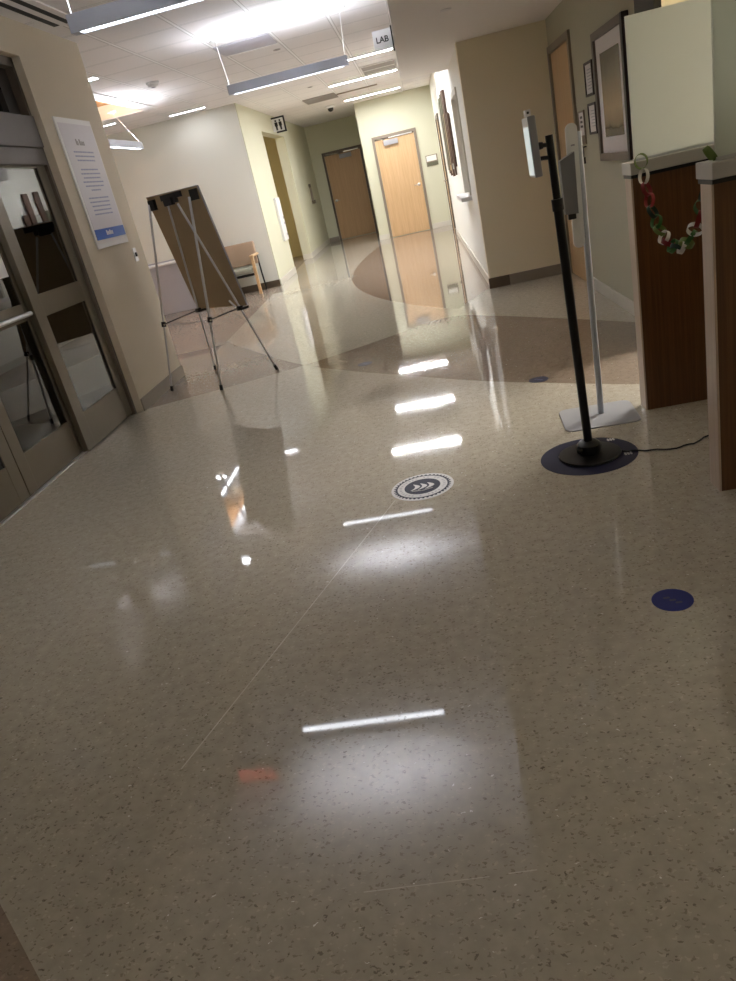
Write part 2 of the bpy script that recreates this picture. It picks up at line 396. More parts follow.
# coffer
t = thing('ceiling_coffer', 'raised ceiling coffer with cream sides and orange wood lining', 'coffer', ((CX0 + CX1) / 2, (CY0 + CY1) / 2, H), kind='structure')
b = B_(); bx(b, CX0, CX1 + .04, CY1 - .02, CY1 - .002, H - .004, 3.10); bx(b, CX0, CX1 + .04, CY0 + .002, CY0 + .02, H - .004, 3.10); bx(b, CX1 - .002, CX1 + .04, CY0 + .02, CY1 - .02, H + .101, 3.10); obj('side', b, 'cream', t)
b = B_(); bx(b, CX0, CX1, CY0 + .02, CY1 - .02, 3.06, 3.10); bx(b, CX0 - .05, CX0 + .002, CY0 + .02, CY1 - .02, H + .005, 3.10); obj('wood_lining', b, 'orange_wood', t)
b = B_(); bx(b, CX1 - .15, CX1 + .03, CY0, CY1 + .03, H - .016, H - .001); bx(b, CX0, CX1 - .15, CY1 - .018, CY1 + .03, H - .016, H - .001); obj('rim', b, 'tbar', t)
b = B_(); bx(b, CX1 - .12, CX1 - .04, CY0 + .1, CY1 - .35, H + .01, H + .02); obj('cove_lamp', b, 'cove', t)

WL = -2.58
b = B_(); bx(b, -2.86, WL, 5.77, 6.93, 0, H); bx(b, -2.86, WL, -3.2, 5.77, 2.66, H); bx(b, -2.86, WL, -3.2, 2.30, 0, 2.66)
struct('wall_left', b, 'wall_beige', 'beige wall around the entrance doors')
b = B_(); bx(b, WL, WL + .012, 5.78, 6.94, 0, .105); bx(b, -2.86, WL + .012, 6.93, 6.942, 0, .105)
struct('baseboard_left', b, 'base', 'brown vinyl base along the beige wall', 'baseboard')
struct('wall_behind', bx(B_(), -2.86, 5.2, -3.3, -3.2, 0, H), 'wall_beige', 'beige wall behind the viewer')
struct('wall_lounge_near', bx(B_(), -7.2, -2.86, 6.6, 6.75, 0, H), 'wall_white', 'white wall closing the waiting area')
struct('wall_lounge_left', bx(B_(), -7.3, -7.2, 6.6, 13.0, 0, H), 'wall_white', 'white side wall of the waiting area')
BY, BX = 13.0, -2.63
struct('wall_lounge_back', bx(B_(), -7.3, BX - .01, BY, BY + .2, 0, H), 'wall_white', 'white wall behind the waiting chair')
b = B_(); bx(b, -7.2, BX - .006, BY - .012, BY, 0, .11); struct('baseboard_lounge', b, 'base_dark', 'dark base under the white waiting area wall', 'baseboard')
OY0, OY1, OZ = 14.75, 17.25, 2.55
b = B_(); bx(b, BX - .2, BX, BY + .2, OY0, 0, H); bx(b, BX - .01, BX, BY, BY + .2, 0, H); bx(b, BX - .2, BX, OY0, OY1, OZ, H); bx(b, BX - .2, BX, OY1, 20.97, 0, H)
struct('wall_hall_left', b, 'wall_green', 'pale yellow-green wall with the restroom opening')
b = B_(); bx(b, BX, BX + .012, BY, OY0, 0, .11); bx(b, BX, BX + .012, OY1, 20.97, 0, .11); bx(b, BX - .2, BX + .012, OY1 - .012, OY1, 0, .11)
struct('baseboard_hall_left', b, 'base_pale', 'pale base along the yellow-green wall', 'baseboard')
struct('wall_restroom', bx(B_(), -4.4, -4.3, BY + .2, 20.97, 0, H), 'wall_ochre', 'ochre wall inside the restroom corridor')
struct('baseboard_restroom', bx(B_(), -4.3, -4.288, BY + .2, 20.97, 0, .11), 'base', 'brown base inside the restroom corridor', 'baseboard')
struct('wall_restroom_end', bx(B_(), -4.4, BX - .2, 18.6, 18.7, 0, H), 'wall_ochre', 'ochre end wall of the restroom corridor')
struct('wall_back_left', bx(B_(), BX - .5, -.95, 20.97, 21.1, 0, H), 'wall_green', 'yellow-green wall holding the recessed far door')
struct('baseboard_back_left', bx(B_(), BX, -2.34, 20.95, 20.97, 0, .11), 'base', 'brown base beside the recessed far door', 'baseboard')
JX, FY = -1.07, 17.9
struct('wall_back', bx(B_(), JX, .75, FY, FY + .15, 0, H), 'wall_green', 'yellow-green far wall with the pale maple door')
struct('wall_back_return', bx(B_(), JX, JX + .12, FY + .15, 20.97, 0, H), 'wall_green', 'yellow-green return wall between the far doors')
b = B_(); bx(b, JX - .01, -.84, FY - .012, FY, 0, .11); bx(b, .17, .62, FY - .012, FY, 0, .11)
struct('baseboard_back', b, 'base_pale', 'taupe base under the far wall', 'baseboard')
RX, RY = .60, 8.38
b = B_(); bx(b, RX, RX + .15, RY, 9.35, 0, H); bx(b, RX, RX + .15, 9.35, 10.35, 0, .93); bx(b, RX, RX + .15, 9.35, 10.35, 2.06, H); bx(b, RX, RX + .15, 10.35, 15.65, 0, H); bx(b, RX, RX + .15, 15.65, 16.65, 2.18, H); bx(b, RX, RX + .15, 16.65, 17.9, 0, H)
struct('wall_hall_right', b, 'wall_pale', 'white corridor wall with the wood sculpture')
b = B_(); bx(b, RX - .012, RX, RY + .02, 15.6, 0, .10); struct('baseboard_hall_right', b, 'base_pale', 'base along the white corridor wall, coloured pale for reflected light', 'baseboard')  # pale colour stands in for white light reflected by the glossy vinyl
struct('wall_kiosk', bx(B_(), RX - .012, 5.2, RY - .13, RY, 0, H), 'wall_taupe', 'taupe wall end behind the screening kiosk')
b = B_(); bx(b, RX - .024, .80, RY - .142, RY - .13, 0, .11); struct('baseboard_kiosk', b, 'base_dark', 'dark base at the corner of the taupe wall', 'baseboard')
b = B_(); bx(b, .80, 1.45, RY - .140, RY - .13, 0, .11); struct('baseboard_kiosk_pale', b, 'base', 'brown base along the taupe wall', 'baseboard')
SX = 1.45
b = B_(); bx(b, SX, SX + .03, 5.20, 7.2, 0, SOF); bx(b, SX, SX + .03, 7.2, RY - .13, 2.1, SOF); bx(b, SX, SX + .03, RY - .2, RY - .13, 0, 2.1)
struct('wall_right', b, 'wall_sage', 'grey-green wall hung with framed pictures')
b = B_(); bx(b, SX - .012, SX, 5.20, 7.18, 0, .10); struct('baseboard_right', b, 'base_pale', 'pale base under the grey-green wall', 'baseboard')
struct('trim_2', bx(B_(), SX - .02, SX + .02, 4.82, 5.20, 0, SOF), 'bronze_dk', 'dark frame post where the grey-green wall ends', 'trim')
struct('wall_office', bx(B_(), 4.0, 4.1, -3.2, RY - .13, 0, SOF), 'cream', 'cream wall of the office beyond the desks')
struct('wall_office_back', bx(B_(), 1.58, 4.0, RY - .2, RY - .131, 0, SOF), 'cream', 'bright cream wall seen above the frosted screen')
struct('wall_office_near', bx(B_(), 1.0, 4.0, -3.2, -3.1, 0, SOF), 'cream', 'cream rear wall of the office')
# vestibule behind the entrance
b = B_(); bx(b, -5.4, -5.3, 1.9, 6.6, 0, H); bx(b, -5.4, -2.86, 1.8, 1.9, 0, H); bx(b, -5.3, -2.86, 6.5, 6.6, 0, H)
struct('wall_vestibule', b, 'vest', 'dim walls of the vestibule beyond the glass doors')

# ------------------------------------------------------------------ entrance (sliding glass doors)
def glazed_leaf(name, label, x, y0, y1, ztop, ts, rails, glassname='glass'):
    """aluminium leaf in plane x (front face), stiles ts wide, rails = list of (z0,z1)"""
    b = B_(); d = .045
    bx(b, x - d, x, y0, y0 + ts, 0.012, ztop, .004); bx(b, x - d, x, y1 - ts, y1, 0.012, ztop, .004)
    for a, c in rails: bx(b, x - d + .002, x - .002, y0 + ts, y1 - ts, a, c)
    o = obj(name, b, 'bronze')
    tag(o, label, 'door', kind='structure')
    zs = [r for r in rails]
    for (a0, a1), (c0, c1) in zip(zs, zs[1:]):
        g = B_(); bx(g, x - .014, x - .010, y0 + ts, y1 - ts, a1, c0); obj('glass', g, 'door_glass', o)
        f = B_()
        for q in ((y0 + ts, y0 + ts + .007), (y1 - ts - .007, y1 - ts)): bx(f, x - .010, x - .004, q[0], q[1], a1, c0)
        obj('glazing_bead', f, 'bronze_dk', o)
    return o
d1 = glazed_leaf('door_1', 'fixed bronze sidelite panel beside the beige wall', -2.665, 4.84, 5.75, 2.0, .13, [(.012, .27), (.98, 1.13), (1.94, 2.0)])
d2 = glazed_leaf('door_2', 'sliding glass leaf with a push bar beside the fixed sidelite', -2.722, 4.07, 4.93, 2.0, .11, [(.012, .26), (.99, 1.10), (1.94, 2.0)])
d3 = glazed_leaf('door_3', 'sliding glass leaf cut by the left edge of the photo', -2.722, 3.20, 4.063, 2.0, .11, [(.012, .26), (.99, 1.10), (1.94, 2.0)])
b = B_(); tube(b, [(-2.690, 4.17, 1.03), (-2.690, 4.83, 1.03)], .016); obj('push_bar', b, 'alu', d2, smooth=True)
b = B_(); bx(b, -2.7315, -2.7295, 4.30, 4.815, 1.285, 1.62); tag(obj('paper_notice', b, 'paper'), 'white paper notice taped on the glass above the push bar', 'notice')
b = B_(); bx(b, -2.742, -2.68, 2.3, 5.76, 1.995, 2.02); bx(b, -2.76, -2.62, 2.3, 5.75, 2.07, 2.28, .006); bx(b, -2.76, -2.635, 2.3, 5.75, 1.955, 2.068, .004)
struct('trim_3', b, 'header', 'grey metal operator header above the sliding doors', 'trim')
b = B_(); bx(b, -2.80, -2.64, 5.735, 5.768, 0, 2.66); bx(b, -2.80, -2.64, 2.3, 5.768, 2.60, 2.66); struct('trim_4', b, 'frame_metal', 'dark bronze frame lining the entrance opening', 'trim')
b = B_(); bx(b, -2.79, -2.70, 5.58, 5.735, 2.28, 2.60); bx(b, -2.79, -2.70, 2.3, 5.58, 2.28, 2.31); bx(b, -2.79, -2.70, 2.3, 5.58, 2.56, 2.60)
w1 = struct('window_1', b, 'bronze_dk', 'transom window over the entrance header', 'window')
obj('glass', bx(B_(), -2.75, -2.742, 2.3, 5.58, 2.31, 2.56), 'door_glass', w1)
b = B_(); bx(b, -2.86, -2.70, 2.3, 5.77, 0, .010); struct('trim_5', b, 'alu', 'thin metal threshold under the sliding doors', 'trim')

# ------------------------------------------------------------------ far doors
def wood_door(name, label, x0, x1, y, ztop, hinge_left, leaf, frame, fw=.055):
    t = thing(name, label, 'door', ((x0 + x1) / 2, y, 0), kind='structure')
    b = B_(); bx(b, x0, x0 + fw, y - .03, y + .02, 0, ztop); bx(b, x1 - fw, x1, y - .03, y + .02, 0, ztop); bx(b, x0 + fw, x1 - fw, y - .03, y + .02, ztop - fw, ztop); obj('door_frame', b, frame, t)
    b = B_(); bx(b, x0 + fw + .004, x1 - fw - .004, y - .014, y + .015, .012, ztop - fw - .035); obj('door_leaf', b, leaf, t)
    b = B_(); bx(b, x0 + fw, x1 - fw, y - .006, y + .015, ztop - fw - .035, ztop - fw); obj('head_stop', b, 'frame_metal', t)
    cx = x0 + (x1 - x0) * (.42 if not hinge_left else .58)
    b = B_(); bx(b, cx - .17, cx + .15, y - .075, y - .014, ztop - .22, ztop - .115, .008)
    cl = obj('door_closer', b, 'grey', t)
    b = B_(); tube(b, [(cx - .14, y - .06, ztop - .105), (cx - .20, y - .11, ztop - .085), (x0 + .10, y - .03, ztop - .055)], .012); bx(b, cx - .05, x1 - fw - .04, y - .04, y - .03, ztop - .085, ztop - .06); obj('closer_arm', b, 'chrome', cl)
    hx = x1 - fw - .075 if not hinge_left else x0 + fw + .075
    s = -1 if not hinge_left else 1
    b = B_(); lathe(b, (hx, y - .014, 1.0), [(.034, 0), (.034, .008), (.012, .012), (.012, .05)], 20, Vector((0, -1, 0))); tube(b, [(hx, y - .06, 1.0), (hx + s * .035, y - .062, 1.0), (hx + s * .11, y - .06, .997)], [.013, .012, .009]); obj('door_handle', b, 'chrome', t, smooth=True)
    return t
wood_door('door_4', 'pale maple far door facing down the corridor', -.83, .16, FY, 2.15, False, 'maple', 'frame_grey')
wood_door('door_5', 'maple far door in the recess, with shade in its colour', -2.33, -1.27, 20.97, 2.20, True, 'maple2', 'frame_metal')
# corridor door seen edge-on
t = thing('door_6', 'corridor door seen edge-on past the wood sculpture', 'door', (RX, 16.15, 0), kind='structure')
b = B_(); bx(b, RX - .03, RX + .03, 15.6, 15.66, 0, 2.2); bx(b, RX - .03, RX + .03, 16.64, 16.70, 0, 2.2); bx(b, RX - .03, RX + .03, 15.66, 16.64, 2.14, 2.2); obj('door_frame', b, 'frame_metal', t)
obj('door_leaf', bx(B_(), RX - .012, RX + .02, 15.665, 16.635, .012, 2.13), 'maple', t)
b = B_(); tube(b, [(RX - .012, 15.76, 1.0), (RX - .07, 15.76, 1.0), (RX - .075, 15.87, .998)], .012); obj('door_handle', b, 'chrome', t, smooth=True)
# door in the grey-green wall
t = thing('door_7', 'maple door in the grey-green wall behind the kiosk', 'door', (SX, 7.7, 0), kind='structure')
b = B_(); bx(b, SX - .022, SX + .03, 7.19, 7.25, 0, 2.13); bx(b, SX - .022, SX + .03, 8.15, 8.21, 0, 2.13); bx(b, SX - .022, SX + .03, 7.25, 8.15, 2.07, 2.13); obj('door_frame', b, 'frame_grey', t)
obj('door_leaf', bx(B_(), SX - .002, SX + .04, 7.255, 8.145, .012, 2.065), 'maple', t)
b = B_(); tube(b, [(SX - .002, 7.34, 1.0), (SX - .055, 7.34, 1.0), (SX - .06, 7.45, .998)], .012); obj('door_handle', b, 'black', t, smooth=True)
# service window in the corridor wall
b = B_(); bx(b, RX - .02, RX + .1, 9.33, 9.39, .93, 2.08); bx(b, RX - .02, RX + .1, 10.31, 10.37, .93, 2.08); bx(b, RX - .02, RX + .1, 9.39, 10.31, 2.02, 2.08)
w2 = struct('window_2', b, 'base_pale', 'service window frame in the white corridor wall', 'window')
obj('pane', bx(B_(), RX + .06, RX + .07, 9.39, 10.31, .93, 2.02), 'wall_pale', w2)
obj('window_sill', bx(B_(), RX - .13, RX + .1, 9.30, 10.40, .875, .925, .01), 'whitep', w2)

# ================================================================== CEILING THINGS
def make_pendant(x0, x1, y, label):
    zf = 2.375; t = thing('pendant_light', label, 'light', ((x0 + x1) / 2, y, zf), 'linear pendant lights')
    hw, hh = .034, .085
    b = B_()
    bx(b, x0, x1, y - hw, y - hw + .006, zf, zf + hh); bx(b, x0, x1, y + hw - .006, y + hw, zf, zf + hh)
    bx(b, x0, x0 + .045, y - hw + .006, y + hw - .006, zf, zf + hh); bx(b, x1 - .045, x1, y - hw + .006, y + hw - .006, zf, zf + hh)
    bx(b, x0 + .045, x1 - .045, y - hw + .006, y + hw - .006, zf + .03, zf + .05)
    obj('housing', b, 'housing', t)
    obj('lens', bx(B_(), x0 + .045, x1 - .045, y - hw + .006, y + hw - .006, zf + .006, zf + .012), 'lens', t)
    obj('uplight', bx(B_(), x0 + .06, x1 - .06, y - hw + .01, y + hw - .01, zf + .078, zf + .084), 'up', t)
    for s, xe in ((-1, x0), (1, x1)):
        b = B_(); cx = xe - s * .10; cx = xe + (-.06 if s < 0 else 0.0); cy = y + .25
        tube(b, [(xe - s * .02, y, zf + hh), (xe - s * .02, y, zf + hh + .02), (cx, cy, H - .01)], .0035, 6); c = obj('cable', b, 'white', t)
        b = B_(); lathe(b, (cx, cy, H - .018), [(.045, 0), (.06, .006), (.06, .018)], 20); obj('canopy', b, 'white', c, smooth=True)
    return t
pA = make_pendant(-1.635, -.44, 4.39, 'long pendant light nearest the viewer at the top edge')
pc = Vector(pA.location)
pB = dup(pA, (-1.045, 7.97, pc.z), 'long pendant light hung over the corridor beside the grey ceiling panel')
pC = dup(pA, (-3.60, 10.2, pc.z), 'small distant pendant light in the waiting area past the beige wall', rz=PI / 2)

def make_recessed(x0, x1, y, label, m='rec', w=.045, grp='recessed linear lights'):
    t = thing('recessed_downlight', label, 'light', ((x0 + x1) / 2, y, H), grp)
    obj('lens', bx(B_(), x0, x1, y - w / 2, y + w / 2, H - .006, H - .002), m, t)
    b = B_(); e = .012
    bx(b, x0 - e, x1 + e, y - w / 2 - e, y - w / 2, H - .008, H); bx(b, x0 - e, x1 + e, y + w / 2, y + w / 2 + e, H - .008, H)
    bx(b, x0 - e, x0, y - w / 2, y + w / 2, H - .008, H - .001); bx(b, x1, x1 + e, y - w / 2, y + w / 2, H - .008, H - .001)
    obj('frame', b, 'tbar', t); return t
r1 = make_recessed(-3.60, -3.02, 12.58, 'slim recessed light close to the white waiting area wall', 'rec_n')
make_recessed(-4.75, -4.22, 11.85, 'recessed light just past the coffer beside the beige wall', 'rec_n')
make_recessed(-3.35, -3.05, 8.42, 'short bright recessed light at the edge of the beige wall', 'rec_n', w=.13)
r4 = make_recessed(-1.17, 0.0, 11.57, 'recessed light strip right behind the pendant end, nearest of three')
dup(r4, (-.585, 13.95, H), 'recessed light strip beside the ceiling grille, middle of three')
make_recessed(-1.17, 0.0, 16.88, 'recessed light strip nearest the far wall, last of three', 'rec_far_wall')
for x, y, z, lab in ((.9, 1.4, SOF, 'added fill light in the soffit over the reception side, out of frame'), (2.4, 1.0, SOF, 'added fill light in the soffit behind the desks, out of frame'), (.9, -1.6, SOF, 'added fill light in the soffit far behind the viewer'), (-1.4, -1.4, H, 'added fill light in the ceiling behind the viewer by the entrance')):
    t = thing('recessed_downlight', lab, 'light', (x, y, z)); obj('lens', bx(B_(), x - .3, x + .3, y - .3, y + .3, z - .006, z - .002), 'fill_near' if y > 0 else 'fill_rear', t)  # unseen fill lamps, added to lift the general light level
    b = B_(); bx(b, x - .33, x + .33, y - .33, y + .33, z - .002, z + .001); obj('frame', b, 'tbar', t)
t = thing('recessed_downlight', 'ceiling light over the office beyond the desks', 'light', (2.6, 5.2, SOF))
obj('lens', bx(B_(), 2.2, 3.0, 4.9, 5.5, SOF - .006, SOF), 'rec_w', t)
t = thing('recessed_downlight', 'ceiling light in the restroom corridor', 'light', (-3.6, 15.6, H))
obj('lens', bx(B_(), -3.8, -3.4, 15.5, 15.7, H - .006, H), 'rec_w', t)

# grilles and small ceiling items
t = thing('air_vent', 'linear slot diffuser with two black slots at the top corner', 'vent', (-2.38, 5.2, H), 'ceiling air vents')
obj('frame', bx(B_(), -2.50, -2.26, 3.9, 6.30, H - .012, H - .001), 'tbar', t)
for x in (-2.435, -2.335): obj('slot', bx(B_(), x - .022, x + .022, 3.95, 6.25, H - .0145, H - .011), 'vent_dark', t)
t = thing('grille_vent', 'dark ceiling grille with two rows between the light strips', 'vent', (-.28, 13.1, H), 'ceiling air vents')
obj('frame', bx(B_(), -.56, -.01, 12.58, 13.66, H - .012, H - .001), 'tbar', t)
for y in (12.65, 13.15): obj('slot', bx(B_(), -.54, -.03, y, y + .42, H - .0145, H - .011), 'vent_mid', t)
t = thing('air_vent', 'grey ceiling diffuser nearer the restroom sign', 'vent', (-1.5, 15.35, H), 'ceiling air vents')
obj('panel', bx(B_(), -1.80, -1.20, 14.95, 15.80, H - .012, H - .001), 'vent_mid', t)
t = thing('slot_vent', 'thin brown ceiling slot between two light strips', 'vent', (-.9, 15.3, H), 'ceiling air vents')
obj('slot', bx(B_(), -1.19, -.42, 15.30, 15.42, H - .01, H), 'frame_grey', t)
t = thing('ceiling_panel', 'blue-grey ceiling panel beside the corridor pendant light', 'ceiling panel', (-1.52, 8.8, H))
obj('panel', bx(B_(), -1.80, -1.22, 8.51, 9.08, H - .010, H), 'diff_panel', t)
obj('edge', bx(B_(), -1.80, -1.22, 9.08, 9.10, H - .014, H), 'white', t)
t = thing('smoke_detector', 'white smoke detector on the ceiling tiles', 'detector', (-2.8, 9.47, H))
b = B_(); lathe(b, (-2.8, 9.47, H - .055), [(.03, 0), (.055, .008), (.06, .03), (.075, .034), (.075, .055)], 24); obj('body', b, 'white', t, smooth=True)
b = B_(); lathe(b, (-2.8, 9.47, H - .062), [(.012, 0), (.028, .004), (.028, .01)], 16); obj('sensor', b, 'grey', t, smooth=True)
t = thing('dome_camera', 'small dark dome camera near the far ceiling', 'camera', (-1.52, 17.18, H))
b = B_(); lathe(b, (-1.52, 17.18, H - .04), [(.08, 0), (.11, .012), (.11, .04)], 24); obj('mount', b, 'white', t, smooth=True)
b = B_(); lathe(b, (-1.52, 17.18, H - .11), [(0, 0), (.03, .006), (.055, .03), (.065, .07)], 24); obj('dome', b, 'black', t, smooth=True)
for (x, y, z), lab in zip(((-1.30, 9.5, H), (-1.44, 13.4, H), (.42, 6.4, SOF)), ('sprinkler cover disc next to the blue-grey ceiling panel', 'sprinkler cover disc on the far ceiling tiles', 'sprinkler cover disc on the lowered soffit')):
    b = B_(); lathe(b, (x, y, z - .0082), [(.025, 0), (.042, .004), (.042, .008)], 20); tag(obj('sprinkler_cover', b, 'vent_mid' if z == H else 'tbar', loc=(x, y, z), smooth=True), lab, 'sprinkler', 'sprinkler covers')

# ------------------------------------------------------------------ signs
t = thing('lab_sign', 'white flag sign reading LAB at the soffit edge', 'sign', (-.09, 8.2, 2.5))
LY = 8.2
obj('panel', bx(B_(), -.185, -.006, LY - .006, LY + .006, 2.455, 2.625), 'white', t)
obj('bracket', bx(B_(), -.006, .0085, LY - .015, LY + .015, 2.425, 2.64), 'black', t)
text_mesh('LAB', .072, 'black', (-.098, LY - .007, 2.54), (1, 0, 0), (0, 0, 1), t, bold=.0012)
RSY = 16.1
t = thing('restroom_sign', 'black and white restroom sign above the corridor opening', 'sign', (-2.5, RSY, 2.7))
obj('panel', bx(B_(), BX + .0, BX + .235, RSY - .008, RSY + .008, 2.585, 2.815), 'white', t)
b = B_(); bx(b, BX, BX + .265, RSY - .02, RSY + .02, 2.815, 2.845); bx(b, BX + .235, BX + .265, RSY - .02, RSY + .02, 2.555, 2.815); bx(b, BX + .06, BX + .235, RSY - .02, RSY + .02, 2.555, 2.585); obj('bracket', b, 'black', t)
for cx in (BX + .08, BX + .165):
    b = B_(); lathe(b, (cx, RSY - .009, 2.775), [(.019, 0), (.019, .003)], 14, Vector((0, -1, 0)))
    w = .03
    prism(b, [(cx - w, RSY - .009, 2.75), (cx + w, RSY - .009, 2.75), (cx + w, RSY - .009, 2.68), (cx + .018, RSY - .009, 2.675), (cx + .016, RSY - .009, 2.605), (cx - .016, RSY - .009, 2.605), (cx - .018, RSY - .009, 2.675), (cx - w, RSY - .009, 2.68)], (0, -.003, 0)); obj('figure_symbol', b, 'black', t)
t = thing('room_sign', 'small room sign with an olive band beside the pale maple door', 'sign', (.41, FY, 1.43))
b = B_(); bx(b, .27, .53, FY - .012, FY - .001, 1.31, 1.54); obj('plate', b, 'frame_grey', t)
obj('insert', bx(B_(), .285, .505, FY - .014, FY - .0115, 1.415, 1.525), 'wall_pale', t); obj('band', bx(B_(), .285, .525, FY - .015, FY - .0115, 1.315, 1.395), 'plank_olive', t)
t = thing('exit_sign', 'red EXIT sign hung from the ceiling out of frame, mirrored in the floor', 'sign', (-2.07, 4.44, 2.8))
obj('housing', bx(B_(), -2.25, -1.89, 4.41, 4.46, 2.665, 2.89, .006), 'black', t); tube_b = B_(); tube(tube_b, [(-2.07, 4.435, 2.88), (-2.07, 4.435, H)], .02); obj('stem', tube_b, 'black', t)
obj('face', bx(B_(), -2.22, -1.92, 4.404, 4.4095, 2.69, 2.86), 'link_red', t)
text_mesh('EXIT', .155, 'red_lit', (-2.07, 4.402, 2.775), (1, 0, 0), (0, 0, 1), t, bold=.004)

# wall poster on the beige wall
PX = WL + .001
t = thing('wall_poster', 'tall white notice board with a blue band on the beige wall', 'poster', (WL, 6.28, 1.3))
b = B_(); bx(b, PX, PX + .012, 5.95, 6.62, 1.31, 2.28, .003); obj('back_panel', b, 'whitep', t)
obj('sheet', bx(B_(), PX + .012, PX + .014, 5.985, 6.60, 1.375, 2.24), 'poster_face', t)
bl = obj('blue_band', bx(B_(), PX + .014, PX + .016, 5.985, 6.60, 1.375, 1.455), 'blue', t)
b = B_(); yy = 6.20
for w in (.03, .02, .018, .03, .02, .024): bx(b, PX + .016, PX + .0166, yy, yy + w - .005, 1.402, 1.43 if w < .028 else 1.438); yy += w
obj('faint_word', b, 'paper', bl)
b = B_()
yy = 6.20
for w, h in ((.03, .045), (.02, .03), (.012, 0), (.03, .045), (.022, .03), (.024, .03), (.024, .03)):
    if h: bx(b, PX + .014, PX + .0146, yy, yy + w - .006, 2.085, 2.085 + h)
    yy += w
obj('heading_lettering', b, 'vent_mid', t)
b = B_(); rr = random.Random(3)
for zl, ws in ((2.035, (.38, .37, .34)), (1.905, (.33, .37, .33, .40, .36, .19)), (1.690, (.40, .40, .37, .36, .37))):
    for w in ws:
        y0 = 6.29 - w / 2; y = y0
        while y < y0 + w:
            k = rr.uniform(.02, .055); bx(b, PX + .014, PX + .0146, y, min(y + k, y0 + w), zl - .0055, zl + .0055); y += k + .006
        zl -= .031
obj('lettering', b, 'ink', t)
t = thing('light_switch', 'small metal switch plate under the wall poster', 'switch', (WL, 6.70, 1.19))
obj('plate', bx(B_(), WL + .0, WL + .006, 6.665, 6.74, 1.135, 1.25, .002), 'alu', t); obj('toggle', bx(B_(), WL + .006, WL + .018, 6.692, 6.712, 1.175, 1.21), 'black', t)

# hall left items
t = thing('wall_dispenser', 'narrow white wall panel beside the restroom corridor opening', 'dispenser', (BX, 14.4, .64))
obj('body', bx(B_(), BX, BX + .05, 14.22, 14.60, .64, 1.40, .012), 'whitep', t)
for z in (.72, .92, 1.02): obj('slot', bx(B_(), BX + .05, BX + .055, 14.50, 14.57, z, z + .04), 'grey', t)
t = thing('wall_bracket', 'slim dark wall fixture near the recessed far door', 'fixture', (BX, 19.6, 1.1))
b = B_(); bx(b, BX, BX + .02, 19.35, 19.6, 1.08, 1.52); obj('plate', b, 'frame_grey', t); obj('bracket', bx(B_(), BX, BX + .08, 19.3, 19.45, 1.08, 1.16), 'bronze', t); obj('bracket', bx(B_(), BX, BX + .05, 19.3, 19.4, 1.46, 1.54), 'bronze', t)

# wood sculpture on the corridor wall
t = thing('wall_sculpture', 'wall sculpture of dark upright planks on the white corridor wall', 'sculpture', (RX, 12.6, 1.1))
b = B_(); bx(b, RX - .02, RX - .001, 11.5, 13.7, 1.25, 1.95); obj('backing', b, 'plank_brown', t)
pl = [(0, 2.02, 1.14, 'plank_brown'), (1, 2.32, 1.30, 'plank_brown'), (2, 2.00, 1.22, 'plank_pale'), (3, 2.34, 1.12, 'plank_brown'), (4, 2.05, 1.25, 'plank_olive'), (5, 2.06, 1.16, 'plank_tan'), (6, 2.34, 1.28, 'plank_olive'), (7, 2.02, 1.2, 'plank_tan'), (8, 2.08, 1.12, 'plank_brown'), (9, 2.33, 1.22, 'plank_olive'), (10, 2.05, 1.15, 'plank_brown'), (11, 2.30, 1.2, 'plank_pale')]
for i, z1, z0, mm in pl:
    y = 11.45 + i * .185; z1 -= .06; dp = .055 if z1 > 2.2 else .045
    obj('plank', bx(B_(), RX - dp, RX - .02, y, y + .15, z0, z1), mm, t)

# pictures on the grey-green wall
def picture(name, label, y0, y1, z0, z1, fw, depth, fm, mw, inner, grp=None, lines=False):
    t = thing(name, label, 'picture', (SX, (y0 + y1) / 2, z0), grp)
    b = B_(); X0, X1 = SX - depth, SX - .002
    bx(b, X0, X1, y0, y0 + fw, z0, z1); bx(b, X0, X1, y1 - fw, y1, z0, z1); bx(b, X0, X1, y0 + fw, y1 - fw, z0, z0 + fw); bx(b, X0, X1, y0 + fw, y1 - fw, z1 - fw, z1); obj('frame', b, fm, t)
    obj('mat_board', bx(B_(), SX - depth * .6, SX - .003, y0 + fw, y1 - fw, z0 + fw, z1 - fw), 'mat_board', t)
    if inner: obj('print', bx(B_(), SX - depth * .6 - .002, SX - depth * .6, y0 + mw[0], y1 - mw[0], z0 + mw[1], z1 - mw[2]), inner, t)
    if lines:
        b = B_(); z = z1 - fw - .04; q = random.Random(int(y0 * 100))
        while z > z0 + fw + .03:
            bx(b, SX - depth * .6 - .002, SX - depth * .6, y0 + fw + .04, y1 - fw - .04 - q.uniform(0, .05), z, z + .005); z -= .022
        obj('lettering', b, 'mark', t)
    return t
pic = picture('framed_print', 'large framed misty landscape print with a wide pale mat', 5.41, 6.27, 1.11, 1.965, .052, .045, 'mattebrown', (.17, .16, .15), 'art')
b = B_(); bx(b, SX - .047, SX - .0455, 5.40, 5.44, 1.11, 1.965); bx(b, SX - .047, SX - .002, 5.396, 5.409, 1.11, 1.965); obj('frame_edge', b, 'mirror_edge', pic)
picture('framed_certificate', 'small framed certificate, upper of two beside the large print', 6.43, 6.70, 1.58, 1.82, .018, .02, 'mirror_edge', None, None, 'small frames on the grey-green wall', True)
picture('framed_certificate', 'small framed certificate, lower of two beside the large print', 6.42, 6.68, 1.305, 1.53, .018, .02, 'mirror_edge', None, None, 'small frames on the grey-green wall', True)
t = picture('door_sign', 'dark room plate with a white insert beside the door in the grey-green wall', 6.88, 7.11, 1.24, 1.50, .014, .014, 'frame_grey', None, None)
obj('lower_band', bx(B_(), SX - .016, SX - .0135, 6.89, 7.10, 1.25, 1.31), 'frame_grey', t)
b = B_()
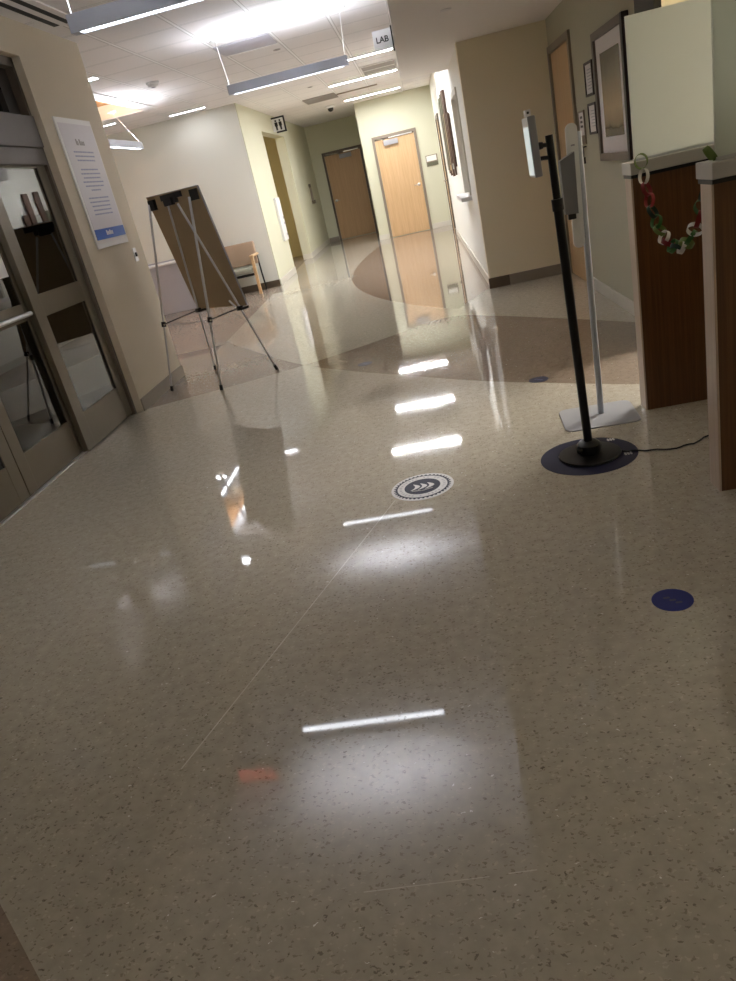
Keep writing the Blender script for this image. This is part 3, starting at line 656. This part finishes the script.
for z in (1.44, 1.405, 1.37): bx(b, SX - .0105, SX - .0085, 6.96, 7.04, z, z + .018)
obj('lettering', b, 'black', t)
t = thing('key_lanyard', 'small black lanyard hanging from a wall hook by the door', 'lanyard', (SX, 6.93, 1.12))
b = B_(); tube(b, [(SX + .001, 6.93, 1.22), (SX - .03, 6.93, 1.22), (SX - .034, 6.93, 1.235)], .006, 8); obj('hook', b, 'black', t)
b = B_(); tube(b, [(SX - .025, 6.94, 1.218), (SX - .027, 6.95, 1.17), (SX - .027, 6.94, 1.14), (SX - .026, 6.93, 1.17), (SX - .025, 6.935, 1.215)], .004, 6); bx(b, SX - .034, SX - .020, 6.91, 6.965, 1.09, 1.14); obj('strap', b, 'black', t)

# ================================================================== EASEL + BOARD
def V(*a): return Vector(a)
E1, E2, E3, E4 = V(-2.51, 6.34, 0), V(-1.94, 5.98, 0), V(-2.24, 6.91, 0), V(-1.51, 6.35, 0)
T1, T2, T3, T4 = V(-2.315, 6.69, 1.56), V(-1.855, 6.37, 1.54), V(-2.125, 6.61, 1.545), V(-2.02, 6.55, 1.515)
eas = thing('display_easel', 'folding silver four-leg display easel holding the brown board', 'easel', (-2.05, 6.40, 0))
def lerp(a, b_, z): k = (z - a.z) / (b_.z - a.z); return a + (b_ - a) * k
legs = []
for f, tp, r in ((E1, T1, .0105), (E2, T2, .0115), (E3, T3, .0095), (E4, T4, .0105)):
    b = B_(); mid = f + (tp - f) * .42
    tube(b, [f + (tp - f) * .02, mid], r * .82); tube(b, [mid, tp], r); o = obj('leg', b, 'alu', eas, smooth=True); legs.append(o)
    d = (tp - f).normalized(); b = B_(); tube(b, [f - V(0, 0, 0), f + d * .045], [r * 1.35, r * 1.3]); obj('rubber_foot', b, 'black', o, smooth=True)
P1, P2, P3, P4 = lerp(E1, T1, .575), lerp(E2, T2, .575), lerp(E3, T3, .60), lerp(E4, T4, .585)
for a, c, lg in ((P1, P3, 0), (P2, P4, 1)):
    b = B_(); tube(b, [a, c], .0055, 8); obj('brace', b, 'black_metal', eas)
    b = B_(); d = (T1 - E1).normalized() if lg == 0 else (T2 - E2).normalized(); tube(b, [a - d * .022, a + d * .022], .021, 12); obj('clamp', b, 'black', legs[lg]); b = B_(); tube(b, [a + V(.012, -.02, 0), a + V(.016, -.032, 0)], .009, 8); obj('clamp_stud', b, 'chrome', legs[lg])
b = B_(); tube(b, [P1, (P1 + P2) / 2 - V(0, 0, .012), P2], .0022, 6); obj('cord', b, 'grey', eas)
uE = V(.575, -.385, 0).normalized(); nE = V(uE.y, -uE.x, 0).normalized(); nE = -nE if nE.y < 0 else nE     # nE points away from the viewer
b = B_()
def obox(bm, c, wu, wn, wz):
    loop = [c + uE * su * wu / 2 + nE * sn * wn / 2 - V(0, 0, wz / 2) for su, sn in ((-1, -1), (1, -1), (1, 1), (-1, 1))]
    prism(bm, loop, (0, 0, wz))
for c, w, h in ((T1 + V(.03, -.01, -.01), .075, .085), (T2 + V(.045, -.01, .01), .075, .085)):
    b = B_(); obox(b, c + nE * .004, w, .03, h); obj('corner_bracket', b, 'black', eas)
hub = (T3 + T4) / 2 + V(-.01, 0, .035)
b = B_(); obox(b, hub, .17, .03, .075); obox(b, hub + V(0, 0, .02) + uE * .02, .27, .02, .045); obox(b, hub - nE * .02 - V(0, 0, .02), .10, .04, .06); obj('hub', b, 'black', eas)
for q in (P3, P4):
    b = B_(); obox(b, q + nE * .03 - V(0, 0, .012), .06, .09, .02); obox(b, q, .04, .035, .03); obj('support_peg', b, 'black', eas)
b = B_(); tube(b, [P4 - uE * .03 + V(0, 0, .01) - nE * .02, P4 - uE * .10 + V(0, 0, .07) - nE * .012], .009, 8); obj('wing_clip', b, 'white', eas)
# board: four corners measured, 12 mm thick
BL_, BR_, TL_, TR_ = V(-2.225, 6.875, .60), V(-1.655, 6.47, .588), V(-2.385, 6.875, 1.625), V(-1.80, 6.49, 1.612)
brd = thing('poster_board', 'brown-backed poster board standing on the silver easel', 'board', tuple((BL_ + BR_) / 2))
b = B_(); prism(b, [BL_, BR_, TR_, TL_], nE * .012); obj('backing', b, 'kraft', brd)
b = B_(); prism(b, [q + nE * .012 for q in (BL_, BR_, TR_, TL_)], nE * .002); obj('printed_face', b, 'paper', brd)
b = B_(); e = .006
prism(b, [TL_ - nE * .001, TR_ - nE * .001, TR_ + V(0, 0, e) - nE * .001, TL_ + V(0, 0, e) - nE * .001], nE * .016); rt = (TR_ - BR_).normalized()
prism(b, [BR_ - nE * .001, TR_ - nE * .001, TR_ + uE * e - nE * .001, BR_ + uE * e - nE * .001], nE * .016); obj('edge_strip', b, 'grey', brd)

# ================================================================== WAITING AREA
ch = thing('waiting_chair', 'tan upholstered waiting bench with wood arms against the white wall', 'chair', (-3.4, 12.7, 0))
cx0, cx1 = -3.76, -2.86
b = B_(); bx(b, cx0 + .06, cx1 - .05, 12.40, 12.86, .36, .45, .03); obj('seat', b, 'seatv', ch, smooth=True)
b = B_(); bx(b, cx0 + .05, cx1 - .02, 12.80, 12.90, .46, .83, .035); obj('backrest', b, 'uph', ch, smooth=True)
for xx in (cx0, cx1 - .02):
    b = B_(); prism(b, [(xx - .02, 12.40, 0), (xx - .02, 12.45, 0), (xx - .02, 12.47, .60), (xx - .02, 12.40, .60)], (.045, 0, 0)); a = obj('leg', b, 'maple', ch)
    b = B_(); bx(b, xx - .03, xx + .035, 12.38, 12.86, .60, .635, .008); obj('armrest', b, 'maple', ch)
    b = B_(); tube(b, [(xx, 12.93, 0.0), (xx, 12.88, .3), (xx, 12.85, .62)], .014, 8); obj('leg', b, 'black', ch)
b = B_(); bx(b, cx0, cx1 - .01, 12.43, 12.46, .31, .35); obj('front_rail', b, 'black', ch)
cb = thing('storage_cabinet', 'low white cabinet standing behind the easel', 'cabinet', (-4.4, 12.65, 0))
obj('body', bx(B_(), -5.0, -3.97, 12.36, 12.95, 0, .775), 'cab', cb)
b = B_(); bx(b, -5.03, -3.94, 12.33, 12.97, .775, .80, .004); obj('worktop', b, 'cabtop', cb)
b = B_(); bx(b, -5.0, -3.97, 12.90, 12.95, .80, .82); obj('rear_lip', b, 'cab', cb)

# ================================================================== KIOSK, SANITISER, DECALS
def disc_loop(cx, cy, r, n_=64, z=0.): return [(cx + r * math.cos(2 * PI * k / n_), cy + r * math.sin(2 * PI * k / n_), z) for k in range(n_)]
KX, KY = .565, 3.21
dc = thing('floor_decal', 'large navy floor decal under the black screening kiosk', 'floor decal', (.558, 3.205, 0))
b = B_(); prism(b, disc_loop(.558, 3.205, .217), (0, 0, .0012)); obj('disc', b, 'navy', dc)
for a0, dx, dy in ((0, .135, .145), (0, .165, -.055)):
    b = B_()
    for k in range(3): bx(b, .558 + dx + k * .012 - .016, .558 + dx + k * .012 - .008, 3.205 + dy - .014, 3.205 + dy + .016, .0012, .0016)
    bx(b, .558 + dx - .018, .558 + dx + .018, 3.205 + dy - .004, 3.205 + dy + .003, .0012, .0016); obj('white_mark', b, 'seal_white', dc)
kz = .0016
kk = thing('screening_kiosk', 'black temperature screening stand with a tablet on a tall pole', 'kiosk', (KX, KY, kz))
b = B_(); lathe(b, (KX, KY, kz), [(.135, 0), (.14, .004), (.138, .010), (.05, .014), (.0, .015)], 56); obj('base_plate', b, 'black_metal', kk, smooth=True)
b = B_(); lathe(b, (KX, KY, kz + .012), [(.050, 0), (.054, .015), (.052, .045), (.040, .058), (.026, .062)], 28); cl = obj('collar', b, 'black', kk, smooth=True)
b = B_(); lathe(b, (KX - .045, KY - .035, kz + .042), [(.014, 0), (.014, .012), (.009, .016)], 14, Vector((-.7, -.7, .15))); obj('knob', b, 'black', cl, smooth=True)
pt = V(.530, 3.19, 1.372); pb = V(KX, KY, .02)
b = B_(); tube(b, [pb, lerp(pb, pt, 1.13)], .0195, 20); obj('lower_pole', b, 'black_metal', kk, smooth=True)
b = B_(); tube(b, [lerp(pb, pt, 1.09), lerp(pb, pt, 1.135)], .0235, 20); obj('pole_clamp', b, 'black', kk, smooth=True)
b = B_(); tube(b, [lerp(pb, pt, 1.13), pt], .0155, 18); obj('upper_pole', b, 'black_metal', kk, smooth=True)
for z in (1.338, 1.292):
    q = lerp(pb, pt, z); b = B_(); tube(b, [q, q + V(-.052, -.002, .004)], .0085, 10)
    if z > 1.3: lathe(b, q + V(-.040, -.002, .003), [(.012, -.012), (.014, 0), (.012, .012)], 12, Vector((1, 0, 0)))
    obj('mount_arm', b, 'black', kk, smooth=True)
# tablet, slightly turned and leaning with the pole
TC = V(.456, 3.185, 1.347)
Rt = Matrix.Rotation(math.radians(-1.5), 3, 'Y') @ Matrix.Rotation(math.radians(1), 3, 'Z')
def rot(bm, c):
    for v in bm.verts: v.co = Rt @ (v.co - c) + c
    return bm
tb = obj('tablet', rot(bx(B_(), TC.x - .009, TC.x + .022, TC.y - .060, TC.y + .065, TC.z - .115, TC.z + .105, .006), TC), 'grey', kk)
obj('screen', rot(bx(B_(), TC.x - .0106, TC.x - .009, TC.y - .057, TC.y + .057, TC.z - .105, TC.z + .070), TC), 'screen', tb)
obj('bezel', rot(bx(B_(), TC.x - .0100, TC.x - .009, TC.y - .064, TC.y + .064, TC.z + .070, TC.z + .103), TC), 'white', tb)
b = B_(); bx(b, TC.x - .013, TC.x + .008, TC.y - .06, TC.y - .02, TC.z + .105, TC.z + .128, .003); cm = obj('camera_block', rot(b, TC), 'white', tb)
b = B_(); lathe(b, (TC.x - .003, TC.y - .06, TC.z + .117), [(.0045, 0), (.0045, .002)], 12, Vector((0, -1, 0))); obj('camera_lens', rot(b, TC), 'black', cm)
# power cord from the kiosk to the near desk
b = B_(); pts = []
ctl = [(.706, 3.175, .0055), (.72, 3.17, .0055), (.74, 3.165, .0055), (.785, 3.15, .005), (.83, 3.13, .005), (.88, 3.12, .005), (.92, 3.10, .005), (.955, 3.13, .005), (1.0, 3.12, .005), (1.06, 3.18, .005), (1.15, 3.20, .005)]
for i in range(len(ctl) - 1):
    a, c = V(*ctl[i]), V(*ctl[i + 1])
    for k in range(6): s = k / 6; pts.append(a.lerp(c, s) + V(0, .006 * math.sin(2 * PI * (i * 6 + k) / 11), 0))
tube(b, pts, .0035, 7); tag(obj('power_cord', b, 'cordm', smooth=True), 'thin black power cord running from the kiosk across the floor', 'cord')

# sanitiser stand
SXX, SYY = .735, 3.725
sn = thing('sanitizer_stand', 'white hand sanitizer stand behind the black kiosk', 'sanitizer stand', (SXX, SYY, 0))
cx, cy = .715, 3.70; rz = math.radians(-3)
lp = [(cx + (x * math.cos(rz) - y * math.sin(rz)), cy + (x * math.sin(rz) + y * math.cos(rz)), 0.0) for x, y in rrect(0, 0, .37, .34, .045)]
b = B_(); prism(b, lp, (0, 0, .006)); obj('base_plate', b, 'grey', sn)
b = B_(); tube(b, [(SXX, SYY, .006), (SXX + .004, SYY, .6), (SXX + .012, SYY, 1.36)], .0155, 16); obj('pole', b, 'housing', sn, smooth=True)
b = B_(); loop = [(x, SYY - .03, z) for x, z in rrect(0, 0, .052, .54, .0255, 8)]
loop = [(.708 + x + (z / .54) * .012, y, 1.13 + z) for x, y, z in loop]; prism(b, loop, (0, .016, 0)); obj('back_plate', b, 'white', sn)
b = B_(); prism(b, [(.642, SYY - .09, 1.025), (.700, SYY - .09, 1.02), (.706, SYY - .09, 1.283), (.640, SYY - .09, 1.255)], (0, .058, 0)); bd = obj('dispenser', b, 'grey_dk', sn)
obj('logo_mark', bx(B_(), .705, .722, SYY - .0315, SYY - .030, 1.305, 1.312), 'mark', sn)
b = B_(); bx(b, .655, .690, SYY - .085, SYY - .05, .998, 1.024, .004); obj('nozzle', b, 'black', bd)

# small blue dots
for (x, y, mm), lab in zip(((.55, 1.975, 'blue_vinyl'), (.535, 4.545, 'navy'), (-.675, 5.90, 'navy')), ('round blue floor sticker in the foreground', 'small navy floor sticker on the tan band just behind the black kiosk', 'small navy floor sticker on the tan band in front of the far doors')):
    t = thing('floor_sticker', lab, 'floor sticker', (x, y, 0), 'small round floor stickers')
    b = B_(); prism(b, disc_loop(x, y, .061, 40), (0, 0, .001)); obj('disc', b, mm, t)
    b = B_()
    for k in range(3):
        prism(b, [(x - .002 + q[0] + .014 * k - .012, y + q[1] + .014 - .016 * k, .001) for q in rrect(0, 0, .020, .010, .004, 3)], (0, 0, .0004))
    obj('faint_mark', b, 'mark_dim', t)
# round seal
sx, sy, sr = -.222, 3.18, .150
t = thing('floor_seal', 'round navy and white floor seal with a wave emblem', 'floor decal', (sx, sy, 0))
b = B_(); prism(b, disc_loop(sx, sy, sr, 72), (0, 0, .001)); obj('disc', b, 'seal_white', t)
b = B_(); n_ = 40
lo = []
for k in range(n_ * 4):
    r = sr * (.92 if (k % 4) < 2 else .855); lo.append((sx + r * math.cos(2 * PI * k / (n_ * 4)), sy + r * math.sin(2 * PI * k / (n_ * 4)), .001))
prism(b, lo, (0, 0, .0004)); obj('scalloped_ring', b, 'navy', t)
b = B_(); prism(b, disc_loop(sx, sy, sr * .80, 64, .0014), (0, 0, .0004)); obj('lettering_ring', b, 'seal_white', t)
b = B_(); rr = random.Random(5)
for k in range(34):
    a = 2 * PI * k / 34
    if rr.random() < .12: continue
    c, s = math.cos(a), math.sin(a); r0, r1, w = sr * .66, sr * (.72 + .03 * rr.random()), .0042
    prism(b, [(sx + r0 * c - w * s, sy + r0 * s + w * c, .0018), (sx + r0 * c + w * s, sy + r0 * s - w * c, .0018), (sx + r1 * c + w * s, sy + r1 * s - w * c, .0018), (sx + r1 * c - w * s, sy + r1 * s + w * c, .0018)], (0, 0, .0003))
obj('ring_lettering', b, 'mark', t)
b = B_(); prism(b, disc_loop(sx, sy, sr * .575, 64, .0018), (0, 0, .0004)); obj('emblem_field', b, 'navy', t)
b = B_()
for k in range(3):
    x0 = sx - .045 + k * .034; up_, dn = [], []
    for j in range(11):
        s = j / 10; xx = x0 + .022 * math.sin(s * PI * 1.15) - .010 + .022 * s; yy = sy - .034 + .070 * s; w = .011 * math.sin(PI * min(1, s * .97 + .03)) + .0012
        up_.append((xx - w, yy, .0022)); dn.append((xx + w, yy, .0022))
    prism(b, up_ + dn[::-1], (0, 0, .0003))
tube(b, [(sx - .05, sy - .042, .0024), (sx, sy - .052, .0024), (sx + .05, sy - .036, .0024)], .0022, 6)
obj('wave_emblem', b, 'seal_white', t)

# ================================================================== RECEPTION PARTITIONS
def partition(label, y0, y1, x1, frost, glass_h, gx1, x0=.95):
    t = thing('reception_partition', label, 'partition', (x0, y0, 0), 'wood desk partitions')
    obj('wood_panel', bx(B_(), x0 + .004, x1, y0, y1, 0, 1.115), 'walnut', t)
    obj('edge_panel', bx(B_(), x0 - .004, x0 + .004, y0 - .002, y1 + .002, 0, 1.115), 'ash', t)
    obj('channel', bx(B_(), x0 - .006, x1, y0 - .018, y1 + .018, 1.115, 1.130), 'black', t)
    b = B_(); bx(b, x0 - .009, x1, y0 - .030, y1 + .030, 1.130, 1.182, .004); obj('ledge', b, 'ledge', t)
    ym = (y0 + y1) / 2
    g = obj('privacy_screen', bx(B_(), x0 + .028, gx1, ym - .006, ym + .006, 1.182, 1.182 + glass_h, .002), frost, t)
    obj('glass_shoe', bx(B_(), x0 + .028, gx1, ym - .014, ym + .014, 1.182, 1.192), 'alu', t)
    return t
partition('wood desk partition with cream frosted screen beside the sanitizer stand', 3.66, 3.755, 2.6, 'frost', .575, 2.58)
partition('wood desk partition cut by the right edge with greenish screen', 2.64, 2.735, 2.6, 'frost2', .75, 2.58, .937)

# paper chain hung between the two ledges
pc_ = thing('paper_chain', 'red green and white paper chain draped between the desk partitions', 'garland', (.95, 3.15, .85))
A0, A1 = V(.978, 3.60, 1.19), V(.958, 2.70, 1.20)
NL = 20; sag = .335
def cat(s):
    p = A0.lerp(A1, s); k = 2 * s - 1; p.z -= sag * (1 - (math.cosh(2.1 * k) - 1) / (math.cosh(2.1) - 1)); return p
fine = [cat(i / 400) for i in range(401)]; L = [0]
for a, c in zip(fine, fine[1:]): L.append(L[-1] + (c - a).length)
cols = ['link_lime', 'link_white', 'link_red', 'link_red', 'link_dark', 'link_green', 'link_lime', 'link_white', 'link_red', 'link_green', 'link_dark', 'link_white', 'link_lime', 'link_green', 'link_white', 'link_red', 'link_green', 'link_dark', 'link_lime', 'link_lime', 'link_white', 'link_red', 'link_dark', 'link_white', 'link_dark']
def link_mesh(c, d, flip, r=.030, w=.017):
    d = d.normalized(); sd = d.cross(Vector((0, 0, 1)));  sd = Vector((1, 0, 0)) if sd.length < .1 else sd.normalized()
    up = sd.cross(d).normalized()
    a = math.radians(35 if flip else -50) + random.uniform(-.25, .25)
    e1 = d; ax = sd * math.cos(a) + up * math.sin(a); e2 = ax.cross(e1).normalized()
    b = B_(); n_ = 22; R = []
    for k in range(n_):
        th = 2 * PI * k / n_; o_ = e1 * math.cos(th) * r * 1.08 + e2 * math.sin(th) * r * .92; nn = (e1 * math.cos(th) + e2 * math.sin(th)) * .0006
        R.append([b.verts.new(c + o_ + ax * s * w / 2 + nn * q) for s, q in ((-1, -1), (1, -1), (1, 1), (-1, 1))])
    for k in range(n_):
        P, Q = R[k], R[(k + 1) % n_]
        for j in range(4): b.faces.new((P[j], P[(j + 1) % 4], Q[(j + 1) % 4], Q[j]))
    return b
for i in range(NL):
    s = L[-1] * (i + .3) / (NL - .4); j = min(range(401), key=lambda q: abs(L[q] - s)); c = fine[j]; d = fine[min(j + 2, 400)] - fine[max(j - 2, 0)]
    if i in (0,): c = c + V(0, 0, .010); d = V(0, -.3, .8)
    if i == NL - 1: c = c + V(.0, 0, .02); d = V(0, 1, .2)
    obj('link', link_mesh(c, d, i % 2), cols[i % len(cols)], pc_, smooth=True)

# ================================================================== LIGHT / CAMERA / VIEW
w = bpy.data.worlds.new('World'); S.world = w; w.use_nodes = True
w.node_tree.nodes['Background'].inputs[0].default_value = (.05, .05, .05, 1); w.node_tree.nodes['Background'].inputs[1].default_value = .2

f, pitch, roll, yaw = 729.246, .395242527, -.230428, .15
cyw, syw, cp, sp_ = math.cos(yaw), math.sin(yaw), math.cos(pitch), math.sin(pitch)
F = Vector((-syw * cp, cyw * cp, -sp_)); R0 = Vector((cyw, syw, 0)); U0 = R0.cross(F)
R = R0 * math.cos(roll) + U0 * math.sin(roll); U = -R0 * math.sin(roll) + U0 * math.cos(roll)
cam = bpy.data.cameras.new('camera'); co = bpy.data.objects.new('camera', cam); COL.objects.link(co)
mt = Matrix((R, U, -F)).transposed().to_4x4(); mt.translation = Vector((0, 0, 1.37)); co.matrix_world = mt
cam.sensor_fit = 'HORIZONTAL'; cam.sensor_width = 36; cam.lens = f / 736 * 36; cam.clip_start = .05; cam.clip_end = 100
S.camera = co
S.view_settings.view_transform = 'Standard'; S.view_settings.look = 'None'; S.view_settings.exposure = 1.6; S.view_settings.gamma = 1
S.view_settings.use_curve_mapping = False
S.cycles.use_denoising = True; S.cycles.use_adaptive_sampling = False
S.cycles.max_bounces = 10; S.cycles.diffuse_bounces = 6; S.cycles.glossy_bounces = 5; S.cycles.transparent_max_bounces = 12
S.cycles.sample_clamp_indirect = 8
